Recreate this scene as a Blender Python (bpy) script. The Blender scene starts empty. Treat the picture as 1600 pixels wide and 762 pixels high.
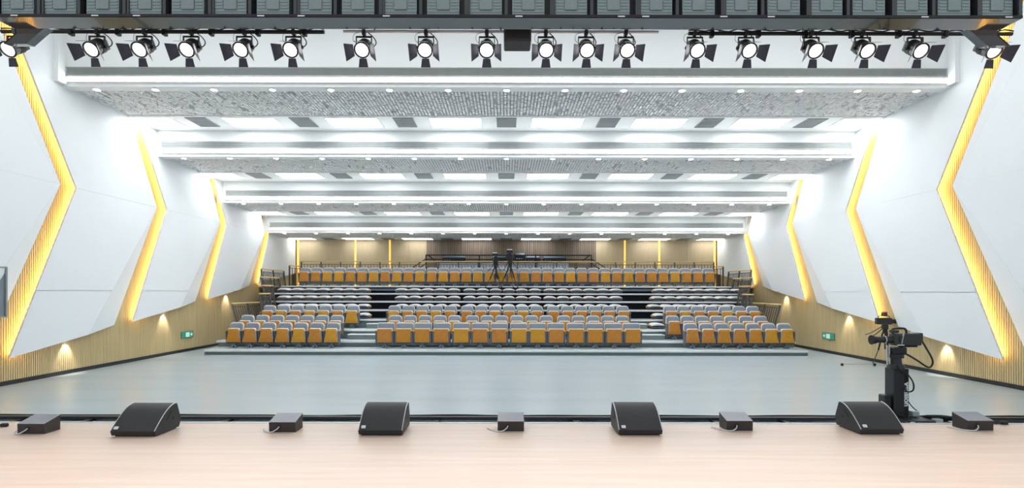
import bpy, math, random
from mathutils import Vector, Matrix
random.seed(7)
D = bpy.data
SC = bpy.context.scene
COL = SC.collection

# ------------------------------------------------------------------ camera, world, exposure
EYE = 2.16            # camera height above the hall floor (m)
FPX = 850.0           # focal length in pixels of the 1600 px wide frame
cam = D.cameras.new('camera')
cam.sensor_fit = 'HORIZONTAL'; cam.sensor_width = 36.0
cam.lens = 36.0 * FPX / 1600.0
cam.shift_x = (800 - 791) / 1600.0
cam.shift_y = (455 - 381) / 1600.0
cam.clip_start = 0.05; cam.clip_end = 200
cob = D.objects.new('camera', cam); COL.objects.link(cob)
cob.location = (0, 0, EYE); cob.rotation_euler = (math.radians(90), math.radians(-0.1), 0)
SC.camera = cob

W = D.worlds.new('world'); SC.world = W; W.use_nodes = True
bg = W.node_tree.nodes['Background']
bg.inputs[0].default_value = (0.90, 0.96, 1.0, 1); bg.inputs[1].default_value = 0.40
SC.view_settings.view_transform = 'Standard'; SC.view_settings.look = 'None'
SC.view_settings.gamma = 1.0; SC.view_settings.use_curve_mapping = False
SC.view_settings.exposure = 0.93
PANEL_E, LINE_E, DOWN_E, SLOT_E, LENS_E, SPOT_W, WASH_W = 9.0, 5.5, 12.0, 16.0, 3.2, 80.0, 22.0

def PX(x, d):         # lateral metres of a picture column at depth d
    return (x - 791) / FPX * d
def PZ(y, d):
    return EYE + (455 - y) / FPX * d

# ------------------------------------------------------------------ materials
MAT = {}
def mat(name, col, rough=0.5, metal=0.0, emit=0.0, ecol=None, var=0.0, scale=(1, 1, 1), nscale=5.0, bump=0.0, col2=None, spec=0.5, coat=0.0):
    if name in MAT: return MAT[name]
    m = D.materials.new(name); m.use_nodes = True
    nt = m.node_tree; b = nt.nodes['Principled BSDF']
    b.inputs['Base Color'].default_value = (*col, 1); b.inputs['Roughness'].default_value = rough
    b.inputs['Metallic'].default_value = metal
    b.inputs['Specular IOR Level'].default_value = spec
    if coat: b.inputs['Coat Weight'].default_value = coat
    if emit:
        b.inputs['Emission Color'].default_value = (*(ecol or col), 1); b.inputs['Emission Strength'].default_value = emit
    if var or bump:
        tc = nt.nodes.new('ShaderNodeTexCoord'); mp = nt.nodes.new('ShaderNodeMapping'); mp.inputs['Scale'].default_value = scale
        nz = nt.nodes.new('ShaderNodeTexNoise'); nz.inputs['Scale'].default_value = nscale; nz.inputs['Detail'].default_value = 4
        nt.links.new(tc.outputs['Object'], mp.inputs[0]); nt.links.new(mp.outputs[0], nz.inputs['Vector'])
        if var:
            mx = nt.nodes.new('ShaderNodeMix'); mx.data_type = 'RGBA'
            c2 = col2 or tuple(max(0, c * (1 - var)) for c in col)
            mx.inputs['A'].default_value = (*col, 1); mx.inputs['B'].default_value = (*c2, 1)
            rp = nt.nodes.new('ShaderNodeMapRange'); rp.inputs[1].default_value = 0.3; rp.inputs[2].default_value = 0.7
            nt.links.new(nz.outputs['Fac'], rp.inputs[0]); nt.links.new(rp.outputs[0], mx.inputs['Factor'])
            nt.links.new(mx.outputs['Result'], b.inputs['Base Color'])
        if bump:
            bp = nt.nodes.new('ShaderNodeBump'); bp.inputs['Strength'].default_value = bump; bp.inputs['Distance'].default_value = 0.01
            nt.links.new(nz.outputs['Fac'], bp.inputs['Height']); nt.links.new(bp.outputs[0], b.inputs['Normal'])
    MAT[name] = m
    return m

white_wall = mat('white wall paint', (0.86, 0.89, 0.91), 0.45, var=0.02, nscale=0.6)
white_ceil = mat('white ceiling paint', (0.88, 0.90, 0.90), 0.6, var=0.02, nscale=0.8)
acoustic_back = mat('grey acoustic felt', (0.54, 0.55, 0.57), 0.9, var=0.1, nscale=8)
acoustic_bar = mat('white acoustic slat', (0.90, 0.90, 0.91), 0.6, var=0.02)
pale_wood = mat('pale oak slats', (0.66, 0.52, 0.28), 0.5, var=0.14, scale=(6, 6, 0.5), nscale=2.0)
pale_wood_gap = mat('dark oak groove', (0.36, 0.26, 0.12), 0.8, var=0.1)
tan_board = mat('tan wall board', (0.60, 0.47, 0.29), 0.55, var=0.08, scale=(5, 5, 0.6), nscale=2.0)
brown_slat = mat('brown grey slats', (0.33, 0.25, 0.18), 0.55, var=0.35, scale=(7, 7, 0.3), nscale=2.0)
brown_gap = mat('brown groove', (0.12, 0.09, 0.06), 0.8, var=0.1)
handrail_wood = mat('yellow handrail wood', (0.78, 0.58, 0.22), 0.4, var=0.12, scale=(1, 1, 8), nscale=3)
floor_vinyl = mat('grey blue vinyl floor', (0.42, 0.50, 0.54), 0.28, var=0.12, scale=(0.25, 1.6, 1), nscale=0.9, bump=0.02)
stage_wood = mat('pale maple stage boards', (0.74, 0.545, 0.43), 0.38, var=0.12, col2=(0.80, 0.64, 0.53), scale=(0.5, 9, 1), nscale=1.6, bump=0.02)
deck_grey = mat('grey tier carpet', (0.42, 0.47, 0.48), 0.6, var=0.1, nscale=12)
deck_shaded = mat('shaded tier carpet', (0.10, 0.11, 0.12), 0.8, var=0.15, nscale=12)  # shade of the gaps around the folded seats put into the carpet colour
riser_grey = mat('grey green riser', (0.19, 0.24, 0.24), 0.5, var=0.08, nscale=4)
nosing = mat('pale aluminium nosing', (0.76, 0.80, 0.82), 0.35, metal=0.15, var=0.05)
dark_void = mat('dark void and understructure', (0.015, 0.022, 0.03), 0.7, var=0.2)
steel_blue = mat('blue grey steel', (0.17, 0.23, 0.29), 0.45, metal=0.3, var=0.1, nscale=9)
rail_steel = mat('dark bronze steel', (0.13, 0.12, 0.11), 0.45, metal=0.4, var=0.15, nscale=9)
black_steel = mat('black steel', (0.02, 0.02, 0.024), 0.4, metal=0.3, var=0.2, nscale=9)
black_gloss = mat('black gloss', (0.03, 0.033, 0.038), 0.12, var=0.1, coat=0.6)
black_plastic = mat('black plastic', (0.022, 0.023, 0.026), 0.42, var=0.2, nscale=14)
rubber = mat('black rubber', (0.015, 0.015, 0.016), 0.65, var=0.2)
grille_cloth = mat('black speaker grille', (0.035, 0.034, 0.036), 0.5, var=0.5, nscale=220, bump=0.3)
speaker_body = mat('black speaker paint', (0.03, 0.03, 0.032), 0.55, var=0.2, nscale=60, bump=0.15)
silver_edge = mat('silver edge', (0.62, 0.63, 0.65), 0.3, metal=0.6, var=0.05)
box_top = mat('grey glossy lid', (0.30, 0.30, 0.33), 0.2, metal=0.5, var=0.1)
box_side = mat('dark brown black box', (0.035, 0.028, 0.027), 0.5, var=0.2)
seat_wood = mat('orange veneer', (0.60, 0.25, 0.02), 0.38, var=0.22, scale=(3, 3, 14), nscale=2.4, bump=0.05)
seat_wood_b = mat('orange amber veneer', (0.64, 0.31, 0.02), 0.38, var=0.2, scale=(3, 3, 12), nscale=2.0, bump=0.05)
seat_wood_c = mat('reddish orange veneer', (0.57, 0.23, 0.03), 0.38, var=0.2, scale=(3, 3, 10), nscale=2.2, bump=0.05)
arm_wood = mat('amber arm wood', (0.70, 0.38, 0.07), 0.35, var=0.15, nscale=6)
seat_fabric = mat('blue grey fabric', (0.25, 0.29, 0.34), 0.85, var=0.12, nscale=40, bump=0.1)
seat_rim = mat('pale grey shell edge', (0.74, 0.74, 0.74), 0.5, var=0.05)
seat_side = mat('dark grey side panel', (0.12, 0.13, 0.15), 0.6, var=0.15)
folded_fabric = mat('warm grey fabric', (0.66, 0.66, 0.65), 0.8, var=0.08, nscale=30)
led_white = mat('white light panel', (1, 1, 1), 0.5, emit=PANEL_E, ecol=(0.97, 0.99, 1.0), var=0.01)
led_dim = [mat('white light panel bay %d' % k, (1, 1, 1), 0.5, emit=e, ecol=(0.93, 0.975, 1.0), var=0.01) for k, e in enumerate((7.0, 5.8, 4.4, 2.8, 5.4))]  # last strength belongs to the added unseen row over the front floor
led_line = mat('white linear lamp', (1, 1, 1), 0.5, emit=LINE_E, ecol=(0.97, 1.0, 1.0), var=0.01)
led_down = mat('downlight lens', (1, 1, 1), 0.5, emit=DOWN_E, ecol=(1, 0.98, 0.95), var=0.01)
led_yellow = mat('warm amber strip lamp', (1, 0.7, 0.25), 0.5, emit=SLOT_E, ecol=(1.0, 0.64, 0.20), var=0.01)
led_back = mat('warm amber slot lamp', (1, 0.7, 0.25), 0.5, emit=0.5, ecol=(1.0, 0.60, 0.08), var=0.01)
lens_glow = mat('spotlight lens', (1, 1, 1), 0.3, emit=LENS_E, ecol=(1, 0.99, 1.0), var=0.01)
lamp_metal = mat('lamp housing grey', (0.10, 0.105, 0.11), 0.35, metal=0.6, var=0.2, nscale=20)
flap_metal = mat('barn door sheet', (0.05, 0.05, 0.075), 0.4, metal=0.3, var=0.2, nscale=12)
vent_grey = mat('grey vent metal', (0.30, 0.32, 0.34), 0.5, var=0.1)
grille_grey = mat('grey linear grille', (0.62, 0.65, 0.65), 0.5, var=0.1)
grille_dark = mat('dark grille void', (0.30, 0.32, 0.32), 0.8, var=0.1)
led_cabinet = mat('teal grey cabinet', (0.26, 0.33, 0.34), 0.3, metal=0.3, var=0.15, nscale=6)
tag_white = mat('white tag', (0.9, 0.92, 0.92), 0.5, var=0.03)
sign_green = mat('exit sign green', (0.05, 0.42, 0.25), 0.4, emit=0.02, ecol=(0.1, 0.7, 0.4), var=0.05)
sign_pale = mat('exit sign pale', (0.7, 0.95, 0.85), 0.4, emit=0.1, ecol=(0.65, 1.0, 0.85), var=0.02)
sign_frame = mat('exit sign frame', (0.20, 0.25, 0.30), 0.4, metal=0.3, var=0.05)
desk_white = mat('white desk front', (0.72, 0.76, 0.82), 0.5, var=0.04)
desk_dark = mat('navy black console', (0.03, 0.045, 0.06), 0.4, var=0.2)
cable_white = mat('white cable', (0.7, 0.72, 0.78), 0.5, var=0.05)
trim_metal = mat('grey metal trim', (0.55, 0.62, 0.62), 0.35, metal=0.4, var=0.08)
niche_grey = mat('grey niche glass', (0.25, 0.29, 0.33), 0.25, var=0.15, nscale=2)
camera_grey = mat('camera dark green black', (0.03, 0.042, 0.042), 0.4, var=0.2)
letter_white = mat('white lettering', (0.85, 0.87, 0.88), 0.5, var=0.02)
red_lamp = mat('red brown viewfinder', (0.30, 0.06, 0.05), 0.4, var=0.1)

# ------------------------------------------------------------------ mesh helpers
class MB:
    def __init__(s): s.v = []; s.f = []
    def add(s, vs, fs):
        o = len(s.v); s.v += [tuple(p) for p in vs]; s.f += [tuple(i + o for i in f) for f in fs]; return s
    def box(s, x0, x1, y0, y1, z0, z1):
        return s.add([(x0,y0,z0),(x1,y0,z0),(x1,y1,z0),(x0,y1,z0),(x0,y0,z1),(x1,y0,z1),(x1,y1,z1),(x0,y1,z1)],
              [(0,3,2,1),(4,5,6,7),(0,1,5,4),(1,2,6,5),(2,3,7,6),(3,0,4,7)])
    def rbox(s, x0, x1, y0, y1, z0, z1, r):      # chamfered box
        ch = MB()
        vs = []
        for sx in (0, 1):
            for sy in (0, 1):
                for sz in (0, 1):
                    X = (x0, x1)[sx]; Y = (y0, y1)[sy]; Z = (z0, z1)[sz]
                    dx = r if sx == 0 else -r; dy = r if sy == 0 else -r; dz = r if sz == 0 else -r
                    vs += [(X, Y + dy, Z + dz), (X + dx, Y, Z + dz), (X + dx, Y + dy, Z)]
        def I(sx, sy, sz, k): return ((sx * 2 + sy) * 2 + sz) * 3 + k
        fs = [(I(0,0,0,0),I(0,0,1,0),I(0,1,1,0),I(0,1,0,0)), (I(1,0,0,0),I(1,1,0,0),I(1,1,1,0),I(1,0,1,0)),
              (I(0,0,0,1),I(1,0,0,1),I(1,0,1,1),I(0,0,1,1)), (I(0,1,0,1),I(0,1,1,1),I(1,1,1,1),I(1,1,0,1)),
              (I(0,0,0,2),I(0,1,0,2),I(1,1,0,2),I(1,0,0,2)), (I(0,0,1,2),I(1,0,1,2),I(1,1,1,2),I(0,1,1,2))]
        for a in (0, 1):
            for b in (0, 1):
                fs.append((I(0,a,b,1),I(1,a,b,1),I(1,a,b,2),I(0,a,b,2)))
                fs.append((I(a,0,b,0),I(a,1,b,0),I(a,1,b,2),I(a,0,b,2)))
                fs.append((I(a,b,0,0),I(a,b,1,0),I(a,b,1,1),I(a,b,0,1)))
                for c in (0, 1): fs.append((I(a,b,c,0),I(a,b,c,1),I(a,b,c,2)))
        return s.add(vs, fs)
    def prism(s, poly, off):                      # poly: 3-D points, off: extrusion vector
        n = len(poly); off = Vector(off)
        a = [Vector(p) for p in poly]; b = [p + off for p in a]
        return s.add(a + b, [tuple(range(n))[::-1], tuple(range(n, 2*n))] + [(i, (i+1) % n, n + (i+1) % n, n + i) for i in range(n)])
    def cyl(s, p0, p1, r0, r1=None, n=10, caps=True):
        r1 = r0 if r1 is None else r1
        p0 = Vector(p0); p1 = Vector(p1); d = (p1 - p0).normalized()
        u = d.orthogonal().normalized(); w = d.cross(u)
        A = [p0 + (u * math.cos(t) + w * math.sin(t)) * r0 for t in [2*math.pi*i/n for i in range(n)]]
        B = [p1 + (u * math.cos(t) + w * math.sin(t)) * r1 for t in [2*math.pi*i/n for i in range(n)]]
        fs = [(i, (i+1) % n, n + (i+1) % n, n + i) for i in range(n)]
        if caps: fs += [tuple(range(n))[::-1], tuple(range(n, 2*n))]
        return s.add(A + B, fs)
    def tube(s, pts, r, n=6, sub=6):
        pts = [Vector(p) for p in pts]
        if sub > 1 and len(pts) > 2:
            q = []
            P = [pts[0]] + pts + [pts[-1]]
            for i in range(1, len(P) - 2):
                for k in range(sub):
                    t = k / sub
                    q.append(0.5 * ((2*P[i]) + (-P[i-1]+P[i+1])*t + (2*P[i-1]-5*P[i]+4*P[i+1]-P[i+2])*t*t + (-P[i-1]+3*P[i]-3*P[i+1]+P[i+2])*t**3))
            q.append(pts[-1]); pts = q
        rings = []
        ref = Vector((0.13, 0.21, 1)).normalized()
        for i, p in enumerate(pts):
            d = (pts[min(i+1, len(pts)-1)] - pts[max(i-1, 0)]).normalized()
            u = d.cross(ref)
            u = u.normalized() if u.length > 1e-4 else d.orthogonal().normalized()
            w = d.cross(u)
            rings.append([p + (u*math.cos(2*math.pi*k/n) + w*math.sin(2*math.pi*k/n))*r for k in range(n)])
        vs = [v for R in rings for v in R]; fs = []
        for i in range(len(rings)-1):
            for k in range(n):
                fs.append((i*n+k, i*n+(k+1) % n, (i+1)*n+(k+1) % n, (i+1)*n+k))
        fs += [tuple(range(n))[::-1], tuple(range((len(rings)-1)*n, len(rings)*n))]
        return s.add(vs, fs)
    def pillow(s, outline, y0, y1, inset=0.012, bulge=0.0):
        # outline in x,z; a plate from y0 (front) to y1 (back) with softened front edge
        n = len(outline)
        cx = sum(p[0] for p in outline)/n; cz = sum(p[1] for p in outline)/n
        def ins(p, k):
            dx, dz = p[0]-cx, p[1]-cz; L = math.hypot(dx, dz)
            return (p[0]-dx/L*k, p[1]-dz/L*k)
        r0 = [(p[0], y1, p[1]) for p in outline]
        r1 = [(p[0], y0+inset, p[1]) for p in outline]
        r2 = [(*[ins(p, inset)[0]], y0, ins(p, inset)[1]) for p in outline]
        r3 = [(cx+(p[0]-cx)*0.5, y0-bulge, cz+(p[1]-cz)*0.5) for p in outline]
        vs = r0+r1+r2+r3; fs = [tuple(range(n))]
        for k in range(3):
            for i in range(n):
                j = (i+1) % n
                fs.append((k*n+j, k*n+i, (k+1)*n+i, (k+1)*n+j))
        fs.append(tuple(range(3*n, 4*n))[::-1])
        return s.add(vs, fs)
    def mesh(s, name, m, smooth=False):
        me = D.meshes.new(name); me.from_pydata(s.v, [], s.f); me.validate()
        me.materials.append(m)
        import bmesh
        b = bmesh.new(); b.from_mesh(me); bmesh.ops.recalc_face_normals(b, faces=b.faces); b.to_mesh(me); b.free()
        if smooth:
            me.polygons.foreach_set('use_smooth', [True]*len(me.polygons))
            try: me.set_sharp_from_angle(angle=math.radians(40))
            except Exception: pass
        return me
    def build(s, name, m, parent=None, smooth=False, loc=None, rot=None):
        return link(name, s.mesh(name, m, smooth), parent, loc, rot)

def link(name, me, parent=None, loc=None, rot=None):
    o = D.objects.new(name, me); COL.objects.link(o)
    if parent: o.parent = parent
    if loc: o.location = loc
    if rot: o.rotation_euler = rot
    return o
def tag(o, label=None, cat=None, group=None, kind=None):
    if label: o['label'] = label
    if cat: o['category'] = cat
    if group: o['group'] = group
    if kind: o['kind'] = kind
    return o
def thing(name, label, cat, loc=(0,0,0), rz=0.0, group=None):
    o = D.objects.new(name, None); COL.objects.link(o); o.empty_display_size = 0.1
    o.location = loc; o.rotation_euler = (0, 0, rz)
    return tag(o, label, cat, group)
def copy_tree(o, parent=None):
    c = o.copy(); COL.objects.link(c); c.parent = parent
    for ch in [x for x in o.children]: copy_tree(ch, c)
    return c
ORD = ['first','second','third','fourth','fifth','sixth','seventh','eighth','ninth','tenth','eleventh','twelfth','thirteenth','fourteenth','fifteenth',
       'sixteenth','seventeenth','eighteenth','nineteenth','twentieth']
def from_side(i, n):
    """the i-th of n in a row, told from the nearer end"""
    if n % 2 and i == n // 2 and n > 2: return 'middle one'
    if i < n / 2: return 'leftmost' if i == 0 else ORD[i] + ' from left'
    j = n - 1 - i
    return 'rightmost' if j == 0 else ORD[j] + ' from right'

def rrect(x0, x1, z0, z1, rt, rb=0.0, n=5, flare=0.0):
    """outline with rounded upper (rt) and lower (rb) corners; flare widens the foot"""
    pts = []
    def arc(cx, cz, r, a0):
        for k in range(n+1):
            a = math.radians(a0 + 90*k/n); pts.append((cx + r*math.cos(a), cz + r*math.sin(a)))
    arc(x1-rt, z1-rt, rt, 0); arc(x0+rt, z1-rt, rt, 90)
    if flare: pts.extend([(x0, z0+(z1-z0)*0.62), (x0-flare*0.45, z0+(z1-z0)*0.3)])
    if rb: arc(x0-flare+rb, z0+rb, rb, 180); arc(x1+flare-rb, z0+rb, rb, 270)
    else: pts.extend([(x0-flare, z0), (x1+flare, z0)])
    if flare: pts.extend([(x1+flare*0.45, z0+(z1-z0)*0.3), (x1, z0+(z1-z0)*0.62)])
    return pts

# ================================================================== THE SETTING
XW = 11.43            # timber wall
XP = 11.15            # face of the white panels
BACK = 28.9
STAGE_Z, STAGE_D = 0.76, 5.80
tag(MB().box(-XW, XW, 5.0, BACK, -0.1, 0.0).build('floor', floor_vinyl), kind='structure', label='grey blue vinyl hall floor')
tag(MB().box(-12.5, 12.5, -4.5, STAGE_D-0.03, STAGE_Z-0.25, STAGE_Z).build('floor_stage', stage_wood), kind='structure', label='pale wooden stage floor')
tag(MB().box(-12.5, 12.5, 5.55, STAGE_D-0.04, 0.0, STAGE_Z-0.25).build('wall_stage_front', black_plastic), kind='structure')
tag(MB().box(-12.5, 12.5, STAGE_D-0.03, STAGE_D+0.01, STAGE_Z-0.12, STAGE_Z+0.004).build('trim_1', trim_metal), kind='structure', label='metal edge of the stage')

# ---- side walls
ZK = 4.82
KF = [13.60, 17.36, 21.20, 25.10]
KN = [14.11, 17.88, 21.70, 25.58]
BAYZ = [9.2, 7.28, 6.45, 5.63, 4.88]
BAYD = [13.66, 17.40, 21.40, 25.40]
def zbot(d): return 0.64 + 0.149*(d-12.22)
def edge(k, z, up, dn): return k - (up*(z-ZK) if z > ZK else dn*(ZK-z))
def near(i, z): return edge(KN[i-1], z, 0.545, 0.452)
def far(i, z): return edge(KF[i], z, 0.525, 0.44)
def bottom_hit(fn):
    z = 1.0
    for _ in range(40): z = zbot(fn(z))
    return fn(z), z
def clip(poly, a, b, c):      # keep a*d+b*z<=c ; vertices (d,z,x)
    out = []
    for i in range(len(poly)):
        p, q = poly[i], poly[(i+1) % len(poly)]
        fp, fq = a*p[0]+b*p[1]-c, a*q[0]+b*q[1]-c
        if fp <= 0: out.append(p)
        if fp*fq < 0:
            t = fp/(fp-fq); out.append(tuple(p[k]+(q[k]-p[k])*t for k in range(3)))
    return out
def shrink(poly, g):
    n = len(poly); cx = sum(p[0] for p in poly)/n; cz = sum(p[1] for p in poly)/n
    r = []
    for p in poly:
        dx, dz = cx-p[0], cz-p[1]; L = math.hypot(dx, dz) or 1
        r.append((p[0]+dx/L*g, p[1]+dz/L*g, p[2]))
    return r
slat_mesh = {}
for side, sg in (('left', -1), ('right', 1)):
    wall = MB().box(*sorted((sg*XW, sg*(XW+0.2))), 5.0, BACK+0.2, -0.1, 9.3).build('wall_'+side, pale_wood_gap)
    tag(wall, kind='structure', label='oak slatted side wall with white folded panels')
    m = MB(); d = 8.02
    while d < BACK-0.05:
        m.box(*sorted((sg*(XW-0.035), sg*(XW+0.001))), d, d+0.046, 0.1, 9.0); d += 0.06
    tag(m.build('slat_cladding', pale_wood, wall), kind='stuff')
    tag(MB().box(*sorted((sg*(XW-0.05), sg*XW)), 5.0, BACK, 0.0, 0.10).build('baseboard_'+side, black_plastic), kind='structure')
    def piece(poly, name='wall_panel', g=0.003):
        poly = shrink(poly, g)
        return MB().prism([(sg*p[2], p[0], p[1]) for p in poly], (sg*0.04, 0, 0)).build(name, white_wall, wall)
    for i in range(5):
        ztop = [9.2, 9.2, 7.28, 6.45, 5.63][i] - 0.01
        if i == 0:
            NK = (6.0, ZK, XP); NT = (6.0, ztop, XP); NB = (6.0, zbot(6.0)+1.0, XP)
        else:
            NK = (KN[i-1], ZK, XP); NT = (near(i, ztop), ztop, XP); a = bottom_hit(lambda z: near(i, z)); NB = (a[0], a[1], XP)
        if i < 4:
            FK = (KF[i], ZK, XP); FT = (far(i, ztop), ztop, XP-0.03)
            b = bottom_hit(lambda z: far(i, z)); FB = (b[0], b[1], XP+0.20)
            if i == 0 and sg < 0: NB = (6.0, 1.56, XP)
            dB = FB[0]-1.25; BP = (dB, zbot(dB), XP)
            if i == 0: BP = (dB, zbot(dB), XP)
            TP = (FT[0]-0.55*(ztop-ZK)/2.5, ztop, XP)
            up = [NT, NK, FK, TP]
            lo = [NK, NB, BP, FK]
            # upper part ends under the lower ceiling bays
            piece(up); piece([TP, FK, FT])
            if i == 0 and sg < 0:
                lo = clip(lo, 0, -1, -1.56)
                fac = clip([FK, BP, FB], 0, -1, -1.56)
            else: fac = [FK, BP, FB]
            for pg in (up, lo):  # added unseen plates that keep strip light from leaking through the panel seams
                pb = shrink([(p[0], p[1], p[2]+0.043) for p in pg], 0.03)
                MB().prism([(sg*p[2], p[0], p[1]) for p in pb], (sg*0.012, 0, 0)).build('seam_light_block', white_wall, wall)
            hi = clip(lo, 0, -1, -2.165); lw = clip(lo, 0, 1, 2.155)
            piece(hi)
            if len(lw) > 2: piece(lw)
            piece(fac)
        else:
            FK = (BACK-0.12, ZK, XP); FBd = BACK-0.12
            piece([NK, NB, (FBd, zbot(FBd), XP), FK])
            if ztop > ZK+0.1: piece([NT, NK, FK, (FBd, ztop, XP)])
        # amber lamp strip behind the near edge of the panel
        if i:
            zt = min(ztop, 8.6)
            pts = [(q*(1+0.17/XP)+0.04, w) for q, w in ((near(i, NB[1]+0.06), NB[1]+0.06), (KN[i-1], ZK), (near(i, zt), zt))]
            for (a, b) in ((0, 1), (1, 2)):
                (d0, z0), (d1, z1) = pts[a], pts[b]
                lm = MB().prism([(sg*(XP+0.15), d0-0.02, z0), (sg*(XP+0.15), d0+0.02, z0), (sg*(XP+0.165), d0+0.02, z0), (sg*(XP+0.165), d0-0.02, z0)], (0, d1-d0, z1-z0))
                lm.build('lamp_strip', led_yellow, wall)

# ---- back wall
wb = MB().box(-XW-0.2, XW+0.2, BACK+0.02, BACK+0.25, -0.1, 9.3).build('wall_back', brown_gap)
tag(wb, kind='structure', label='timber back wall with amber light slots')
slots = [-8.02, -6.19, 6.3, 8.13]
def board(x0, x1):
    n = max(1, round((x1-x0)/1.2)); w = (x1-x0)/n
    for k in range(n):
        MB().box(x0+k*w+0.004, x0+(k+1)*w-0.004, BACK-0.03, BACK+0.02, 2.35, 4.9).build('wall_board', tan_board, wb)
for x0, x1 in ((-11.0, -8.08), (-7.96, -6.25), (-6.13, -4.25), (4.75, 6.24), (6.36, 8.07), (8.19, 11.0)): board(x0, x1)
for x in slots:
    MB().box(x-0.05, x+0.05, BACK+0.0, BACK+0.02, 2.4, 4.88).build('lamp_strip', led_back, wb)
for x in (-11.06, 11.06):
    MB().box(x-0.07, x+0.07, BACK-0.005, BACK+0.015, 2.4, 4.86).build('lamp_strip', led_back, wb)
m = MB(); x = -4.25
while x < 4.74:
    m.box(x, x+0.075, BACK-0.02, BACK+0.021, 2.35, 4.9); x += 0.1
tag(m.build('slat_cladding', brown_slat, wb), kind='stuff')

# ---- ceiling
ce = MB().box(-XW-0.2, XW+0.2, 5.0, BACK+0.2, 9.2, 9.3).build('ceiling', white_ceil)
tag(ce, kind='structure', label='white stepped ceiling')
nb = len(BAYD)
for k in range(nb):
    dA = BAYD[k]; z = BAYZ[k+1]; zu = BAYZ[k]; dN = BAYD[k+1] if k+1 < nb else BACK+0.1
    dB = dA + 2.3
    # fascia board and soffits as pieces of the ceiling
    MB().box(-XW, XW, dA, dA+0.08, z, zu+0.02).build('fascia', white_ceil, ce)
    MB().box(-XW, XW, dA+0.08, dA+0.30, z, z+0.08).build('soffit', white_ceil, ce)
    MB().box(-XW, XW, dA+0.30, dB, z+0.07, z+0.12).build('acoustic_board', acoustic_back, ce)
    MB().box(-XW, XW, dB, dN+0.0, z, z+0.08).build('soffit', white_ceil, ce)
    m = MB(); x = -11.1
    while x < 11.1:
        d = dA + 0.34 - random.random()*0.1
        while d < dB-0.06:
            L = random.choice((0.08, 0.14, 0.22, 0.34))
            d0, d1 = max(d, dA+0.34), min(d+L, dB-0.02)
            if d1-d0 > 0.03 and random.random() < 0.95:
                m.add([(x, d0, z+0.02), (x+0.052, d0, z+0.02), (x+0.052, d1, z+0.02), (x, d1, z+0.02), (x, d0, z+0.071), (x+0.052, d0, z+0.071), (x+0.052, d1, z+0.071), (x, d1, z+0.071)],
                      [(0,3,2,1),(0,1,5,4),(1,2,6,5),(2,3,7,6),(3,0,4,7)])
            d += L + random.choice((0.05, 0.07, 0.1))
        x += 0.092
    tag(m.build('acoustic_slats', acoustic_bar, ce), kind='stuff')

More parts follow.
